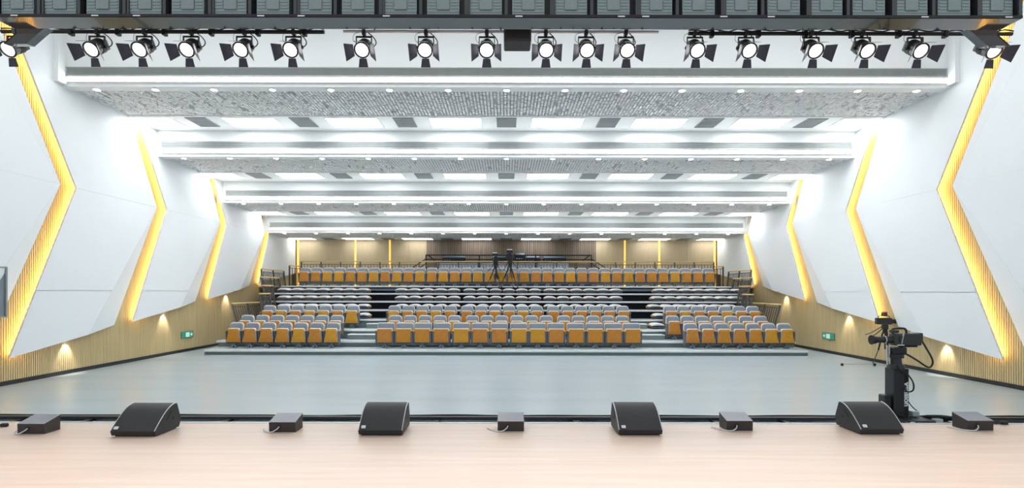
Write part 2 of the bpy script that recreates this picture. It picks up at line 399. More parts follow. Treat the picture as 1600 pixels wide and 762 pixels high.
BEAM = ['front ceiling beam', 'second ceiling beam', 'third ceiling beam', 'rear ceiling beam']
BAY = ['front ceiling bay', 'second ceiling bay', 'third ceiling bay', 'rear ceiling bay']
for k in range(nb):
    dA = BAYD[k]; z = BAYZ[k+1]; dB = dA+2.3
    g0, g1 = z+0.25, z+0.48
    XG = 11.03 - 0.0*k
    # long air grille
    t = thing('linear_air_grille', 'long grey slotted air grille across the ' + BEAM[k], 'air grille', (0, dA, g0), group='long grilles on the ceiling beams')
    MB().box(-XG, XG, -0.03, 0.0, 0, g1-g0).build('back_plate', grille_dark, t)
    f = MB(); f.box(-XG, XG, -0.06, -0.03, 0, 0.018).box(-XG, XG, -0.06, -0.03, g1-g0-0.018, g1-g0).box(-XG, -XG+0.02, -0.06, -0.03, 0, g1-g0).box(XG-0.02, XG, -0.06, -0.03, 0, g1-g0)
    f.build('frame', grille_grey, t)
    blade = MB().prism([(-XG+0.02, -0.055, 0), (-XG+0.02, -0.03, 0.014), (-XG+0.02, -0.03, 0.02), (-XG+0.02, -0.055, 0.008)], (2*XG-0.04, 0, 0)).mesh('blade', grille_grey)
    for q in range(6): link('blade', blade, t, (0, 0, 0.026+q*0.031))
    # linear lamp below the grille
    t = thing('linear_lamp', 'continuous white light line below the grille of the ' + BEAM[k], 'ceiling light', (0, dA, z), group='light lines on the ceiling beams')
    MB().box(-XG-0.03, XG+0.03, -0.05, 0, 0.10, 0.235).build('housing', white_ceil, t)
    MB().box(-XG, XG, -0.058, -0.05, 0.115, 0.22).build('diffuser', led_line, t)
    # round downlights
    n = 15
    for j in range(n):
        x = (j-7)*1.49
        nm = ('middle one' if j == 7 else from_side(j, n))
        t = thing('downlight', 'round recessed downlight under the %s, %s' % (BEAM[k], nm), 'downlight', (x, dA+0.19, z), group='downlights under the ceiling beams')
        if k == 0 and j == 0:
            ring = MB()
            for q in range(16):
                a0, a1 = 2*math.pi*q/16, 2*math.pi*(q+1)/16
                P = lambda r, a, h: (r*math.cos(a), r*math.sin(a), h)
                ring.add([P(.075,a0,-.012),P(.1,a0,-.012),P(.1,a1,-.012),P(.075,a1,-.012),P(.075,a0,0),P(.1,a0,0),P(.1,a1,0),P(.075,a1,0)],
                         [(0,3,2,1),(1,2,6,5),(3,0,4,7)])
            ringm = ring.mesh('ring', white_ceil); lensm = MB().cyl((0,0,-0.02), (0,0,0), 0.062, 0.078, 16).mesh('lens', led_down)
        link('ring', ringm, t); link('lens', lensm, t)
    # flat light panels and air vents
    for j in range(8):
        x = (j-3.5)*3.07
        t = thing('panel_light', 'flat white light panel in the %s, %s' % (BAY[k], from_side(j, 8)), 'ceiling light', (x, dB+0.12, z), group='light panels in the ceiling bays')
        if k == 0 and j == 0:
            hw = 0.76
            fr = MB().box(-hw-.03, hw+.03, -.03, 0, -.015, 0).box(-hw-.03, hw+.03, .86, .89, -.015, 0).box(-hw-.03, -hw, 0, .86, -.015, 0).box(hw, hw+.03, 0, .86, -.015, 0).mesh('frame', white_ceil)
            df = [MB().box(-hw, hw, 0, .86, -.008, -.002).mesh('diffuser', q) for q in led_dim]
        link('frame', fr, t)
        link('diffuser', df[k], t)
    for j in range(7):
        x = (j-3)*3.07
        t = thing('ceiling_vent', 'grey louvred air vent in the %s, %s' % (BAY[k], from_side(j, 7)), 'air vent', (x, dB+0.12, z), group='air vents in the ceiling bays')
        if k == 0 and j == 0:
            vb = MB().box(-.28, .28, 0, .84, -.008, -.001).mesh('backing', grille_dark)
            vf = MB().box(-.3, .3, -.02, 0, -.02, 0).box(-.3, .3, .84, .86, -.02, 0).box(-.3, -.28, 0, .84, -.02, 0).box(.28, .3, 0, .84, -.02, 0).mesh('frame', vent_grey)
            vs_ = MB().box(-.28, .28, 0, .05, -.02, -.012).mesh('slat', vent_grey)
        link('backing', vb, t); link('frame', vf, t)
        for q in range(9): link('slat', vs_, t, (0, 0.03+q*0.09, 0))

for j in range(8):  # unseen row of panels, added to brighten the front of the hall
    t = thing('panel_light', 'added unseen light panel in the high ceiling over the front floor, ' + from_side(j, 8), 'ceiling light', ((j-3.5)*2.6, 10.9, 9.2), group='added unseen light panels over the front floor')
    link('frame', fr, t); link('diffuser', df[4], t)
for s in (-1, 1):
    MB().box(*sorted((s*11.03, s*11.43)), BAYD[0]-0.28, BAYD[0]-0.0, 7.32, 9.2).build('bulkhead', white_ceil, ce)
# ---- wall-wash lamps under the white panels
NM = ['nearest the stage', 'second from the stage', 'third from the stage']
for side, sg in (('left', -1), ('right', 1)):
    for j, d in enumerate((14.05, 18.05, 22.1)):
        z = zbot(d)
        t = thing('wall_washer', 'small recessed wall lamp under the %s white panels, %s' % (side, NM[j]), 'wall lamp', (sg*(XP+0.11), d, z), group='lamps grazing the timber wall')
        MB().cyl((0,0,-0.01), (0,0,0.10), 0.05, 0.05, 14).build('housing', black_steel, t)
        MB().cyl((0,0,-0.016), (0,0,-0.0101), 0.034, 0.038, 14).build('lens', led_down, t)
        L = D.lights.new('wash_light', 'SPOT'); L.energy = WASH_W; L.spot_size = math.radians(76); L.spot_blend = 0.6; L.color = (1.0, 0.90, 0.76); L.shadow_soft_size = 0.02
        lo = D.objects.new('wash_light', L); COL.objects.link(lo); lo.parent = t; lo.location = (0, 0, -0.03); lo.rotation_euler = (0, sg*math.radians(-16), 0)

# ---- exit signs
for side, sg, d in (('left', -1, 19.4), ('right', 1, 19.2)):
    t = thing('exit_sign', 'small green exit sign low on the %s timber wall' % side, 'sign', (sg*(XW-0.04), d, 0.60), group='exit signs')
    def yb(a, b, c, e, f, g): return MB().box(*sorted((sg*a, sg*b)), c, e, f, g)
    yb(-0.03, 0.0, -0.36, 0.36, -0.12, 0.12).build('frame', sign_frame, t)
    p = yb(-0.036, -0.03, -0.33, 0.33, -0.10, 0.10).build('face', sign_green, t)
    yb(-0.040, -0.036, -0.12, 0.10, -0.08, 0.08).build('pictogram', sign_pale, p)
    ar = MB().prism([(-sg*0.036, 0.16, 0.03), (-sg*0.036, 0.22, 0.03), (-sg*0.036, 0.22, 0.07), (-sg*0.036, 0.30, 0.0), (-sg*0.036, 0.22, -0.07), (-sg*0.036, 0.22, -0.03), (-sg*0.036, 0.16, -0.03)], (-sg*0.004, 0, 0))
    ar.build('arrow', sign_pale, p)

# ---- grey recess in the left wall
t = thing('wall_niche', 'dark grey framed opening low in the left white wall', 'window', (-XP+0.0, 11.55, 1.56))
MB().box(-0.06, -0.02, -0.6, 0.56, 0.02, 1.11).build('pane', niche_grey, t)
MB().box(-0.1, 0.015, 0.56, 0.6, 0, 1.13).box(-0.1, 0.015, -0.6, -0.56, 0, 1.13).box(-0.1, 0.015, -0.56, 0.56, 1.1, 1.13).box(-0.1, 0.015, -0.56, 0.56, 0, 0.03).build('frame', vent_grey, t)

# ================================================================== SEATING TIERS
DZ = [0.21, 0.42, 0.75, 1.08, 1.41, 1.74, 2.07, 2.40]
DD = [18.0 + k for k in range(8)]
HX = [10.0, 10.12, 9.95, 9.6, 9.8, 10.25, 10.78, 11.38]
TN = ['lowest', 'second', 'third', 'fourth', 'fifth', 'sixth', 'seventh', 'top']
for k in range(8):
    z, d, hx = DZ[k], DD[k], HX[k]
    zl = DZ[k-1] if k else 0.0
    d1 = d + 1.03 if k < 7 else BACK-0.06
    lab = 'lowest broad grey tier at the foot of the seats' if k == 0 else ('top grey tier carrying the rear row of seats' if k == 7 else 'grey seating tier with pale nosing, %s from the hall floor' % TN[k])
    t = thing('seating_tier', lab, 'platform', (0, d, 0), group='stepped seating tiers')
    MB().box(-hx, hx, 0.05, d1-d, z-0.06, z).build('deck', deck_shaded if 3 <= k <= 6 else deck_grey, t)
    MB().rbox(-hx, hx, 0.0, 0.05, z-0.065, z+0.004, 0.008).build('nosing', nosing, t)
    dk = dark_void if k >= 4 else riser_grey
    MB().box(-hx+0.02, hx-0.02, 0.07 if k < 4 else 0.35, 0.10 if k < 4 else 0.38, zl+0.002, z-0.06).build('riser', dk, t)  # upper tiers: near-black sheet stands in for the shade of the open underside
    if k == 0:
        MB().box(-hx, hx, 0.0, 0.03, 0.0, 0.035).build('bottom_rail', nosing, t)
        for s in (-1, 1): MB().box(*sorted((s*(hx-0.03), s*hx)), 0.03, 0.98, 0.0, z-0.06).build('end_panel', riser_grey, t)
    elif k < 7:
        for s in (-1, 1): MB().box(*sorted((s*(hx-0.06), s*hx)), 0.4, 1.0, max(0, zl), z-0.06).build('end_panel', steel_blue if k > 3 else riser_grey, t)
    else:
        MB().box(-9.6, 9.6, 0.03, 0.06, z-0.22, z-0.12).build('cross_beam', steel_blue, t)
    if 0 < k < 7:        # frame under the tier down to the floor, between the wheels
        for s in (-1, -0.5, 0, 0.5, 1):
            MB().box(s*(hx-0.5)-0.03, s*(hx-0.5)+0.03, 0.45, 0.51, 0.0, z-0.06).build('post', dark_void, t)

# loose half steps in the two aisles
for nm, x0, x1, k in (('left', -5.72, -4.62, 1), ('left', -5.30, -4.60, 2), ('right', 4.72, 5.72, 1), ('right', 4.78, 5.35, 2)):
    z0, z1 = DZ[k], (DZ[k]+DZ[k+1])/2+0.02
    t = thing('aisle_step', 'grey half step in the %s aisle on the %s tier' % (nm, TN[k]), 'step', (0, DD[k]+0.6, z0), group='half steps in the aisles')
    MB().box(x0+.01, x1-.01, 0.02, 0.42, 0, z1-z0-0.03).build('body', riser_grey, t)
    MB().rbox(x0, x1, 0, 0.44, z1-z0-0.03, z1-z0, 0.006).build('tread', nosing, t)

# ================================================================== SEATS
def seat_proto(pw, panel_w, flare, square, wood):
    """tip-up seat: origin at the foot, looks towards -y"""
    t = D.objects.new('tip_up_seat', None); COL.objects.link(t)
    hw = panel_w/2
    # backrest
    bw = hw + 0.025
    o = rrect(-bw, bw, 0.30, 0.85, 0.10 if not square else 0.05, 0.03, 5)
    b = MB().pillow(o, 0.0, 0.09, 0.02, 0.012)
    bk = b.build('backrest', seat_fabric, t, True); bk.location = (0, 0.0, 0)
    bk.rotation_euler = (math.radians(-9), 0, 0)
    bk.location = (0, -0.02, 0)
    o2 = rrect(-bw-0.012, bw+0.012, 0.28, 0.884, 0.115 if not square else 0.06, 0.03, 5)
    sh = MB().pillow(o2, 0.035, 0.105, 0.006); s_ = sh.build('shell', seat_rim, bk, True)
    # tipped-up pan: pale upholstered edge and timber underside
    o = rrect(-hw, hw, 0.22, 0.678, 0.05 if not square else 0.015, 0.0, 4, flare)
    cu = MB().pillow(o, -0.10, -0.03, 0.012).build('seat_cushion', seat_rim, t, True)
    o = rrect(-hw+0.014, hw-0.014, 0.20, 0.656, 0.05 if not square else 0.012, 0.0, 4, flare)
    MB().pillow(o, -0.130, -0.10, 0.008, 0.006 if square else 0.014).build('seat_pan', wood, t, False)
    # side panels with timber arm caps
    aw = pw/2
    at = 0.014 if not square else 0.038
    for s in (-1, 1):
        a = MB().prism([(s*(aw-at)-at*0.9, -0.10, 0.17), (s*(aw-at)-at*0.9, 0.10, 0.17), (s*(aw-at)-at*0.9, 0.13, 0.58), (s*(aw-at)-at*0.9, -0.13, 0.58)], (at*1.8, 0, 0)).build('side_panel', seat_side, t)
        MB().rbox(s*(aw-at)-at*0.95, s*(aw-at)+at*0.95, -0.15, 0.15, 0.58, 0.615, 0.005).build('armrest', arm_wood, a)
    MB().box(-pw/2, pw/2, -0.07, 0.03, 0.155, 0.20).build('support_rail', rail_steel, t)
    MB().box(-pw/2, pw/2, 0.02, 0.08, 0.10, 0.15).build('rear_rail', steel_blue, t)
    f = MB()
    for x in (-0.055, 0.055): f.rbox(x-0.035, x+0.035, -0.09, 0.02, 0.0, 0.10, 0.012)
    f.box(-0.03, 0.03, -0.06, 0.02, 0.06, 0.16)
    f.build('foot', steel_blue, t)
    return t
def folded_proto(pw, open_cushion=False):
    t = D.objects.new('folded_seat', None); COL.objects.link(t)
    n = 12; hw = pw/2-0.012; d0, d1 = -0.25, 0.33
    # lens-like cushion: rounded front edge
    prof = []
    for k in range(n+1):
        u = -1+2*k/n; prof.append((u*hw, 0.10+0.012*u*u, 0.205-0.085*abs(u)**2.8))
    vs = []; fs = []
    ys = [(d0+0.02, 0.75), (d0, 0.35), (d0+0.02, 0.0), (d0+0.10, -0.12), (d1, -0.10)]
    for (y, q) in ys:
        for (x, zl, zh) in prof: vs.append((x, y, zh+(zl-zh)*max(q, 0)+(0.02 if q < 0 else 0)))
    N = n+1
    for r in range(len(ys)-1):
        for k in range(n): fs.append((r*N+k, r*N+k+1, (r+1)*N+k+1, (r+1)*N+k))
    bo = len(vs)
    for (x, zl, zh) in prof: vs.append((x, d1, 0.07))
    for k in range(n): fs.append(((len(ys)-1)*N+k, (len(ys)-1)*N+k+1, bo+k+1, bo+k))
    mb = MB(); mb.add(vs, fs); mb.build('backrest', folded_fabric, t, True)
    o = MB().rbox(-hw+0.01, hw-0.01, d0+0.05, d1, 0.03, 0.09, 0.01); o.build('seat_pan', seat_side, t)
    for s in (-1, 1):
        MB().rbox(s*(pw/2-0.006)-0.006, s*(pw/2-0.006)+0.006, d0+0.16, d1, 0.09, 0.15, 0.002).build('armrest', arm_wood, t)
    MB().box(-0.1, 0.1, -0.05, 0.2, 0, 0.035).build('foot', steel_blue, t)
    return t
woods = [seat_wood, seat_wood_b, seat_wood_c]
PR = [seat_proto(0.522, 0.39, 0.066, False, w) for w in woods]
PV = [seat_proto(0.63, 0.52, 0.0, True, w) for w in woods]
PT = [seat_proto(0.528, 0.42, 0.022, False, w) for w in woods]
PF = folded_proto(0.535)
protos = PR + PV + PT + [PF]
rs = random.Random(3)
def place(proto, x, d, z, label, group, cat='seat'):
    c = copy_tree(proto); c.location = (x, d, z)
    tag(c, label, cat, group); return c
def row_from_pixels(p0, p1, n, d):
    return [PX(p0+(p1-p0)*i/(n-1), d) for i in range(n)]
def seat_row(pro, xs, d, z, row, block):
    n = len(xs)
    for i, x in enumerate(xs):
        p = pro[rs.randrange(3)]
        place(p, x, d, z, 'orange backed tip-up seat in %s, %s, %s' % (row, block, from_side(i, n)), '%s, %s' % (row, block))
# front row
d = 18.72; z = DZ[0]
seat_row(PR, row_from_pixels(367, 519, 7, d), d, z, 'front row', 'left block')
seat_row(PR, row_from_pixels(1081, 1228, 7, d), d, z, 'front row', 'right block')
cen = [602, 631.5, 660.5, 690, 721, 750.5, 780, 811, 840, 869, 900, 929.5, 959, 988]
seat_row(PV, [PX(p, d) for p in cen], d, z, 'wide front row', 'centre block')
d = 19.72; z = DZ[1]
seat_row(PR, row_from_pixels(384, 525, 7, d), d, z, 'second row', 'left block')
seat_row(PR, row_from_pixels(1052.5, 1191, 7, d), d, z, 'second row', 'right block')
cen = [617, 640, 663.5, 687, 710, 738, 761, 784, 807.6, 831, 854, 881.5, 904.5, 927.5, 950.5, 973.5]
seat_row(PR, [PX(p, d) for p in cen], d, z, 'second row', 'centre block')
d = 20.72; z = DZ[2]
seat_row(PR, row_from_pixels(419, 550.5, 7, d), d, z, 'third row', 'left block')
seat_row(PR, row_from_pixels(1048, 1178.5, 7, d), d, z, 'third row', 'right block')
cen = [615.5, 637.5, 659.5, 681.5, 703.5, 729.5, 751.5, 773.5, 795.5, 817, 839, 865, 887, 908.5, 930.5, 952.5, ]
cen = cen[:-5] + [865, 887, 908.5, 930.5, 952, 974]
cen = [c for c in cen]
seat_row(PR, [PX(p, d) for p in cen], d, z, 'third row', 'centre block')
place(PF, PX(1026, 20.65), 20.65, DZ[2], 'single folded down seat beside the right aisle on third tier', 'folded seats', 'seat')
# folded rows
FL = [444.5+20.55*i for i in range(7)]
FC = [627.7, 648, 668.5, 689, 709.5, 734, 754.3, 774.6, 795, 815.3, 835.6, 859, 879.6, 900.2, 920.8, 941.4, 962]
FR = [1030+20.4*i for i in range(7)]
RN = {3: 'fourth row', 4: 'fifth row', 5: 'sixth row', 6: 'seventh row'}
for k in (3, 4, 5, 6):
    d = DD[k]+0.42
    sc = {3: 1.0, 4: 1.0, 5: 1.0, 6: 1.0}[k]
    for block, lst in (('left block', FL), ('centre block', FC), ('right block', FR)):
        n = len(lst)
        for i, p in enumerate(lst):
            if k == 3 and not ((block == 'left block' and i >= 5) or (block == 'right block' and i < 2) or (block == 'centre block' and (i < 1 or i > 15))): continue
            c = place(PF, PX(p, d)*(1 if block != 'right block' else (0.965 if k == 4 else 0.985 if k == 5 else 1)), d, DZ[k], 'grey folded down seat in %s, %s, %s' % (RN[k], block, from_side(i, n)), 'folded seats in the ' + RN[k])
            c.scale = ({3: 0.94, 4: 0.96, 5: 1.0, 6: 1.03}[k], 1, 1)
# rear row
d = 25.36; z = DZ[7]
xs = row_from_pixels(476, 1108, 36, d)
def rear_name(i):
    if i < 18: return 'leftmost' if i == 0 else ORD[i]+' from left'
    j = 35-i; return 'rightmost' if j == 0 else ORD[j]+' from right'
for i, x in enumerate(xs):
    place(PT[rs.randrange(3)], x, d, z, 'orange backed tip-up seat in the rear row, ' + rear_name(i), 'rear row of seats')
for p in protos:
    for ch in list(p.children):
        for g in list(ch.children): D.objects.remove(g)
        D.objects.remove(ch)
    D.objects.remove(p)

# ================================================================== RAILINGS
RAILM = {}
def railing(name_label, a, b, zf0, h, lean=0.0, post_every=1.2, gap=0.115, group=None, rail=handrail_wood, z1=None, bal=True):
    """railing between plan points a and b, foot at zf0, top at h above; lean tips the top outward (metres in x)"""
    a = Vector((a[0], a[1], 0)); b = Vector((b[0], b[1], 0)); L = (b-a).length; ang = math.atan2(b.y-a.y, b.x-a.x)
    t = thing('railing', name_label, 'railing', (a.x, a.y, zf0), ang, group)
    # lean is given in world x; local y axis is perpendicular to the run
    ly = lean * (-math.sin(ang))
    def key(k, fn):
        if k not in RAILM: RAILM[k] = fn()
        return RAILM[k]
    sk = round(ly, 3)
    MB().rbox(-0.04, L+0.04, ly-0.035, ly+0.035, h-0.055, h, 0.012).build('handrail', rail, t)
    MB().box(0, L, ly*0.86-0.014, ly*0.86+0.014, h*0.86-0.014, h*0.86+0.014).build('upper_bar', rail_steel, t)
    MB().box(0, L, ly*0.08-0.014, ly*0.08+0.014, h*0.08-0.014, h*0.08+0.014).build('lower_bar', rail_steel, t)
    pm = key(('p', round(h, 3), sk), lambda: MB().prism([(-.028, -.028, 0), (.028, -.028, 0), (.028, .028, 0), (-.028, .028, 0)], (0, ly, h-0.04)).mesh('post', rail_steel))
    n = max(1, round(L/post_every))
    for i in range(n+1): link('post', pm, t, (L*i/n, 0, 0))
    if bal:
        bm = key(('b', round(h, 3), sk), lambda: MB().prism([(-.012, ly*.08-.012, h*.08), (.012, ly*.08-.012, h*.08), (.012, ly*.08+.012, h*.08), (-.012, ly*.08+.012, h*.08)], (0, ly*.78, h*.78)).mesh('baluster', rail_steel))
        m = max(2, round(L/gap))
        for i in range(1, m):
            x = L*i/m
            if min(abs(x-L*q/n) for q in range(n+1)) > 0.05: link('baluster', bm, t, (x, 0, 0))
    return t
railing('long rear railing with yellow wooden handrail behind the rear seat row', (-10.17, 27.0), (10.3, 27.0), DZ[7], 1.26, 0, 0.96, 0.15)
for side, sg in (('left', -1), ('right', 1)):
    G = 'side railings of the tiers'
    railing('low leaning railing beside the %s front seats with yellow handrail' % side, (sg*9.85, 20.06), (sg*9.85, 22.4), DZ[2]+0.0, 0.97, sg*0.25, 1.17, 0.165, G)
    railing('narrow railing of the fourth tier on the %s end' % side, (sg*9.42, 21.1), (sg*9.42, 21.95), DZ[3], 1.0, sg*0.14, 0.85, 0.165, G)
    railing('narrow railing of the fifth tier on the %s end' % side, (sg*9.72, 22.1), (sg*9.72, 22.98), DZ[4], 1.0, sg*0.16, 0.9, 0.165, G)
    railing('short railing of the sixth tier on the %s end' % side, (sg*10.22, 23.1), (sg*10.22, 24.9), DZ[5], 1.04, sg*0.2, 0.9, 0.165, G)
    railing('tall railing of the seventh tier on the %s end' % side, (sg*10.74, 24.1), (sg*10.74, 26.55), DZ[6], 1.10, sg*0.12, 1.25, 0.165, G)
    railing('upright railing by the %s corner of the top tier' % side, (sg*10.62, 26.65), (sg*10.2, 27.6), DZ[7], 1.03, 0, 0.9, 0.165, G)

# ================================================================== CONTROL DESK AT THE BACK
t = thing('booth_platform', 'low dark platform carrying the control desk before the brown wall', 'platform', (0, 27.75, DZ[7]))
MB().box(-4.2, 4.45, 0, 1.05, 0.0, 0.34).build('body', dark_void, t)
MB().box(-4.22, 4.47, -0.02, 1.05, 0.34, 0.38).build('deck', deck_grey, t)
t = thing('booth_railing', 'black pipe railing around the control desk with sloping stair rails', 'railing', (0, 27.82, DZ[7]+0.38))
zt = PZ(398, 27.8)-DZ[7]-0.38
for x in (-4.1, -1.38, 1.5, 4.35): MB().box(x-.03, x+.03, -.03, .03, 0, zt).build('post', black_steel, t)
MB().box(-4.1, 4.35, -.03, .03, zt-.05, zt+.01).build('top_rail', black_steel, t)
MB().box(-4.1, 4.35, -.02, .02, zt-.26, zt-.21).build('middle_rail', black_steel, t)
for s, x0, x1 in ((-1, -4.1, -5.05), (1, 4.35, 5.35)):
    for dz in (0.0, -0.24):
        MB().tube([(x0, 0, zt-0.3+dz+0.1), (x1, -0.1, zt-0.95+dz+0.1)], 0.028, 6, 1).build('stair_rail', black_steel, t)
    MB().tube([(x1, -0.1, zt-0.83), (x1, -0.1, -0.38)], 0.026, 6, 1).build('stair_post', black_steel, t)
for s, x in ((-1, -3.75), (1, 4.0)): MB().tube([(x-s*0.0, 0.5, zt-0.25), (x+s*0.25, 0.0, zt-0.02)], 0.03, 6, 1).build('brace', black_steel, t)
t = thing('control_desk', 'long white fronted control desk behind the black railing', 'desk', (0, 28.05, DZ[7]+0.38))
for i in range(9):
    x0 = -3.55+i*0.75
    MB().box(x0+.01, x0+.74, 0, 0.03, 0.02, 0.84).build('front_panel', desk_white, t)
MB().box(-3.6, 3.25, -0.02, 0.55, 0.84, 0.88).build('desk_top', desk_dark, t)
MB().box(-3.55, -3.5, 0.03, 0.5, 0, 0.84).box(3.18, 3.23, 0.03, 0.5, 0, 0.84).build('end_panel', desk_white, t)
zz = DZ[7]+0.38+0.88
for nm, lb, ct, x0, x1, h in (('mixing_console', 'low dark mixing console at the left end of control desk', 'console', -3.3, -2.1, 0.36),
                          ('lighting_console', 'wide dark console in the middle of the control desk', 'console', -0.75, 0.4, 0.36),
                          ('control_monitor', 'dark screen box beside the rear cameras on control desk', 'monitor', 0.42, 0.98, 0.52),
                          ('effects_rack', 'black rack unit right of the screen on control desk', 'rack', 1.02, 1.75, 0.36),
                          ('audio_console', 'long dark audio console at right end of control desk', 'console', 1.9, 3.1, 0.34)):
    t = thing(nm, lb, ct, ((x0+x1)/2, 28.1, zz)); w = (x1-x0)/2
    MB().prism([(-w, 0, 0), (-w, 0.4, 0), (-w, 0.4, h), (-w, 0.3, h), (-w, 0, h*0.65)], (2*w, 0, 0)).build('body', desk_dark, t)
    MB().box(-w+.05, w-.05, 0.0, 0.004, -0.0, 0.0).add([(-w+.05, 0.03, h*0.68+.012), (w-.05, 0.03, h*0.68+.012), (w-.05, 0.27, h*0.95+.012), (-w+.05, 0.27, h*0.95+.012), (-w+.05, 0.03, h*0.60), (w-.05, 0.03, h*0.60), (w-.05, 0.27, h*0.85), (-w+.05, 0.27, h*0.85)],
       [(0,1,2,3),(0,4,5,1),(1,5,6,2),(2,6,7,3),(3,7,4,0)]).build('control_surface', steel_blue, t)
    for q in range(3): MB().box(-w+0.1+q*0.12, -w+0.16+q*0.12, -0.006, 0.002, h*0.3, h*0.42).build('button', tag_white, t)

# ================================================================== REAR TRIPOD CAMERAS
t = thing('camera_plank', 'thin black plank under the two rear tripods', 'plank', (0, 24.55, DZ[6]))
MB().box(-2.15, 1.25, 0, 0.40, 0.24, 0.27).build('board', black_steel, t)
for x in (-2.05, 1.15): MB().box(x-.03, x+.03, 0.30, 0.34, 0.0, 0.24).build('support', black_steel, t)
def tripod_camera(nm, lab, x, d, z, htop, yaw, spread, sc=1.0, group=None, vf=tag_white):
    t = thing(nm, lab, 'camera', (x, d, z), yaw, group)
    hh = htop*0.62
    for q in range(3):
        a = math.radians(-90+120*q+20); ex, ey = spread*math.cos(a), spread*math.sin(a)*0.45
        lg = MB(); lg.tube([(0.06*math.cos(a), 0.06*math.sin(a), hh), (ex*0.55, ey*0.55, hh*0.45)], 0.022*sc, 6, 1)
        l_ = lg.build('leg', black_steel, t)
        MB().tube([(ex*0.52, ey*0.52, hh*0.48), (ex, ey, 0.015)], 0.013*sc, 6, 1).build('lower_leg', rail_steel, l_)
        MB().cyl((ex, ey, 0), (ex, ey, 0.03), 0.025*sc, 0.02*sc, 8).build('rubber_foot', rubber, l_)
    MB().tube([(0, 0, hh*0.5), (0.0, 0.0, hh)], 0.02, 6, 1).build('centre_column', black_steel, t)
    MB().cyl((0,0,hh-0.02), (0,0,hh+0.10*sc), 0.07*sc, 0.06*sc, 12).build('bowl', black_steel, t)
    hd = MB().rbox(-.075*sc, .075*sc, -.07*sc, .07*sc, hh+.10*sc, hh+.24*sc, .015).build('fluid_head', black_plastic, t)
    for s in (-1, 1):
        MB().tube([(s*0.08*sc, 0.05, hh+.18*sc), (s*0.2*sc, 0.3*sc, hh-0.02), (s*0.27*sc, 0.42*sc, hh-.08*sc)], 0.012*sc, 6, 4).build('pan_handle', black_steel, hd)
    z0 = hh+.25*sc
    bd = MB().rbox(-.085*sc, .085*sc, -.16*sc, .24*sc, z0, z0+.19*sc, .015).build('camera_body', black_plastic, t)
    ln = MB(); ln.cyl((0, -.16*sc, z0+.09*sc), (0, -.42*sc, z0+.09*sc), .06*sc, .075*sc, 16); l_ = ln.build('lens', black_plastic, t, True)
    MB().cyl((0, -.42*sc, z0+.09*sc), (0, -.48*sc, z0+.09*sc), .095*sc, .10*sc, 16).build('lens_hood', black_steel, l_, True)
    MB().rbox(-.13*sc, .09*sc, -.02*sc, .07*sc, z0+.24*sc, z0+.24*sc+0.1*sc, .012).build('viewfinder', black_plastic, t)
    MB().rbox(-.11*sc, .07*sc, -.024*sc, .06*sc, z0+.34*sc, z0+.37*sc, .006).build('viewfinder_cap', vf, t)
    MB().tube([(0, .18*sc, z0+.19*sc), (0, .14*sc, z0+.25*sc), (0, -.08*sc, z0+.25*sc), (0, -.12*sc, z0+.19*sc)], .014*sc, 6, 3).build('handle', black_plastic, t)
    return t
tripod_camera('tripod_camera', 'shorter video camera on tripod before the rear seat row, left one', PX(774, 24.8), 24.78, DZ[6]+0.27, 1.36, 0.1, 0.46, 1.2, 'rear tripod cameras')
tripod_camera('tripod_camera', 'taller video camera on tripod with pale viewfinder before rear seats', PX(797, 24.8), 24.72, DZ[6]+0.27, 1.5, -0.1, 0.52, 1.3, 'rear tripod cameras')
# tripod camera standing on the hall floor at the right
t = tripod_camera('tripod_camera', 'video camera on a tripod on hall floor behind the black tower', PX(1383, 16.0), 16.0, 0.0, 1.55, math.radians(75), 0.55, 1.0, None, red_lamp)
t = thing('boom_pole', 'thin pale pole lying level beside the floor tripod', 'pole', (PX(1313, 16.0), 15.9, 0.03))
MB().cyl((0, 0, 0.03), (1.05, 0.05, 0.03), 0.014, 0.014, 8).build('tube', silver_edge, t)
for x in (0.0, 0.95): MB().rbox(x-0.03, x+0.03, -0.02, 0.04, -0.03, 0.045, 0.01).build('end_cap', rubber, t)

# ================================================================== CAMERA TRACK AND TOWER IN FRONT OF THE STAGE
t = thing('camera_track', 'long black camera track on the floor along the stage front', 'track', (0, 8.5, 0))
for y in (0.0, 0.57):
    m = MB()
    m.rbox(-9.6, 9.6, y-0.04, y+0.04, 0.02, 0.075, 0.01)
    m.build('rail', black_plastic, t)
tie = MB().box(-0.05, 0.05, -0.1, 0.62, 0.0, 0.035).mesh('cross_tie', black_steel)
for i in range(17): link('cross_tie', tie, t, (-9.2+i*1.15, 0, 0))
t = thing('cable_bundle', 'black cables lying along the far track rail', 'cable', (0, 9.15, 0))
rc = random.Random(5)
for q in range(3):
    MB().tube([(-9.4+i*0.78, 0.04*q+rc.uniform(-.02, .02), 0.022+0.03*(q == 1)+rc.uniform(0, .012)) for i in range(25)], 0.02, 6, 3).build('cable', rubber, t)

d0 = 8.8
tx = PX(1402, d0)
t = thing('camera_tower', 'black motorised camera tower with white lettering by the stage edge', 'camera tower', (tx, d0, 0))
bs = MB().rbox(-0.30, 0.36, -0.36, 0.36, 0.076, 0.16, 0.015).build('base', black_plastic, t)
for sx in (-0.24, 0.28):
    for sy in (-0.3, 0.27): MB().cyl((sx-.05, sy, 0.105), (sx+.05, sy, 0.105), 0.03, 0.03, 12).build('wheel', rubber, bs)
cl = MB().rbox(-0.12, 0.05, -0.10, 0.12, 0.16, 0.93, 0.01).build('column', black_plastic, t)
MB().rbox(0.05, 0.13, -0.085, 0.10, 0.16, 0.93, 0.008).build('side_rail', black_steel, cl)
fc = D.curves.new('lettering', 'FONT'); fc.body = 'vension'; fc.size = 0.125; fc.extrude = 0.002; fc.align_x = 'RIGHT'; fc.align_y = 'CENTER'; fc.offset = 0.005
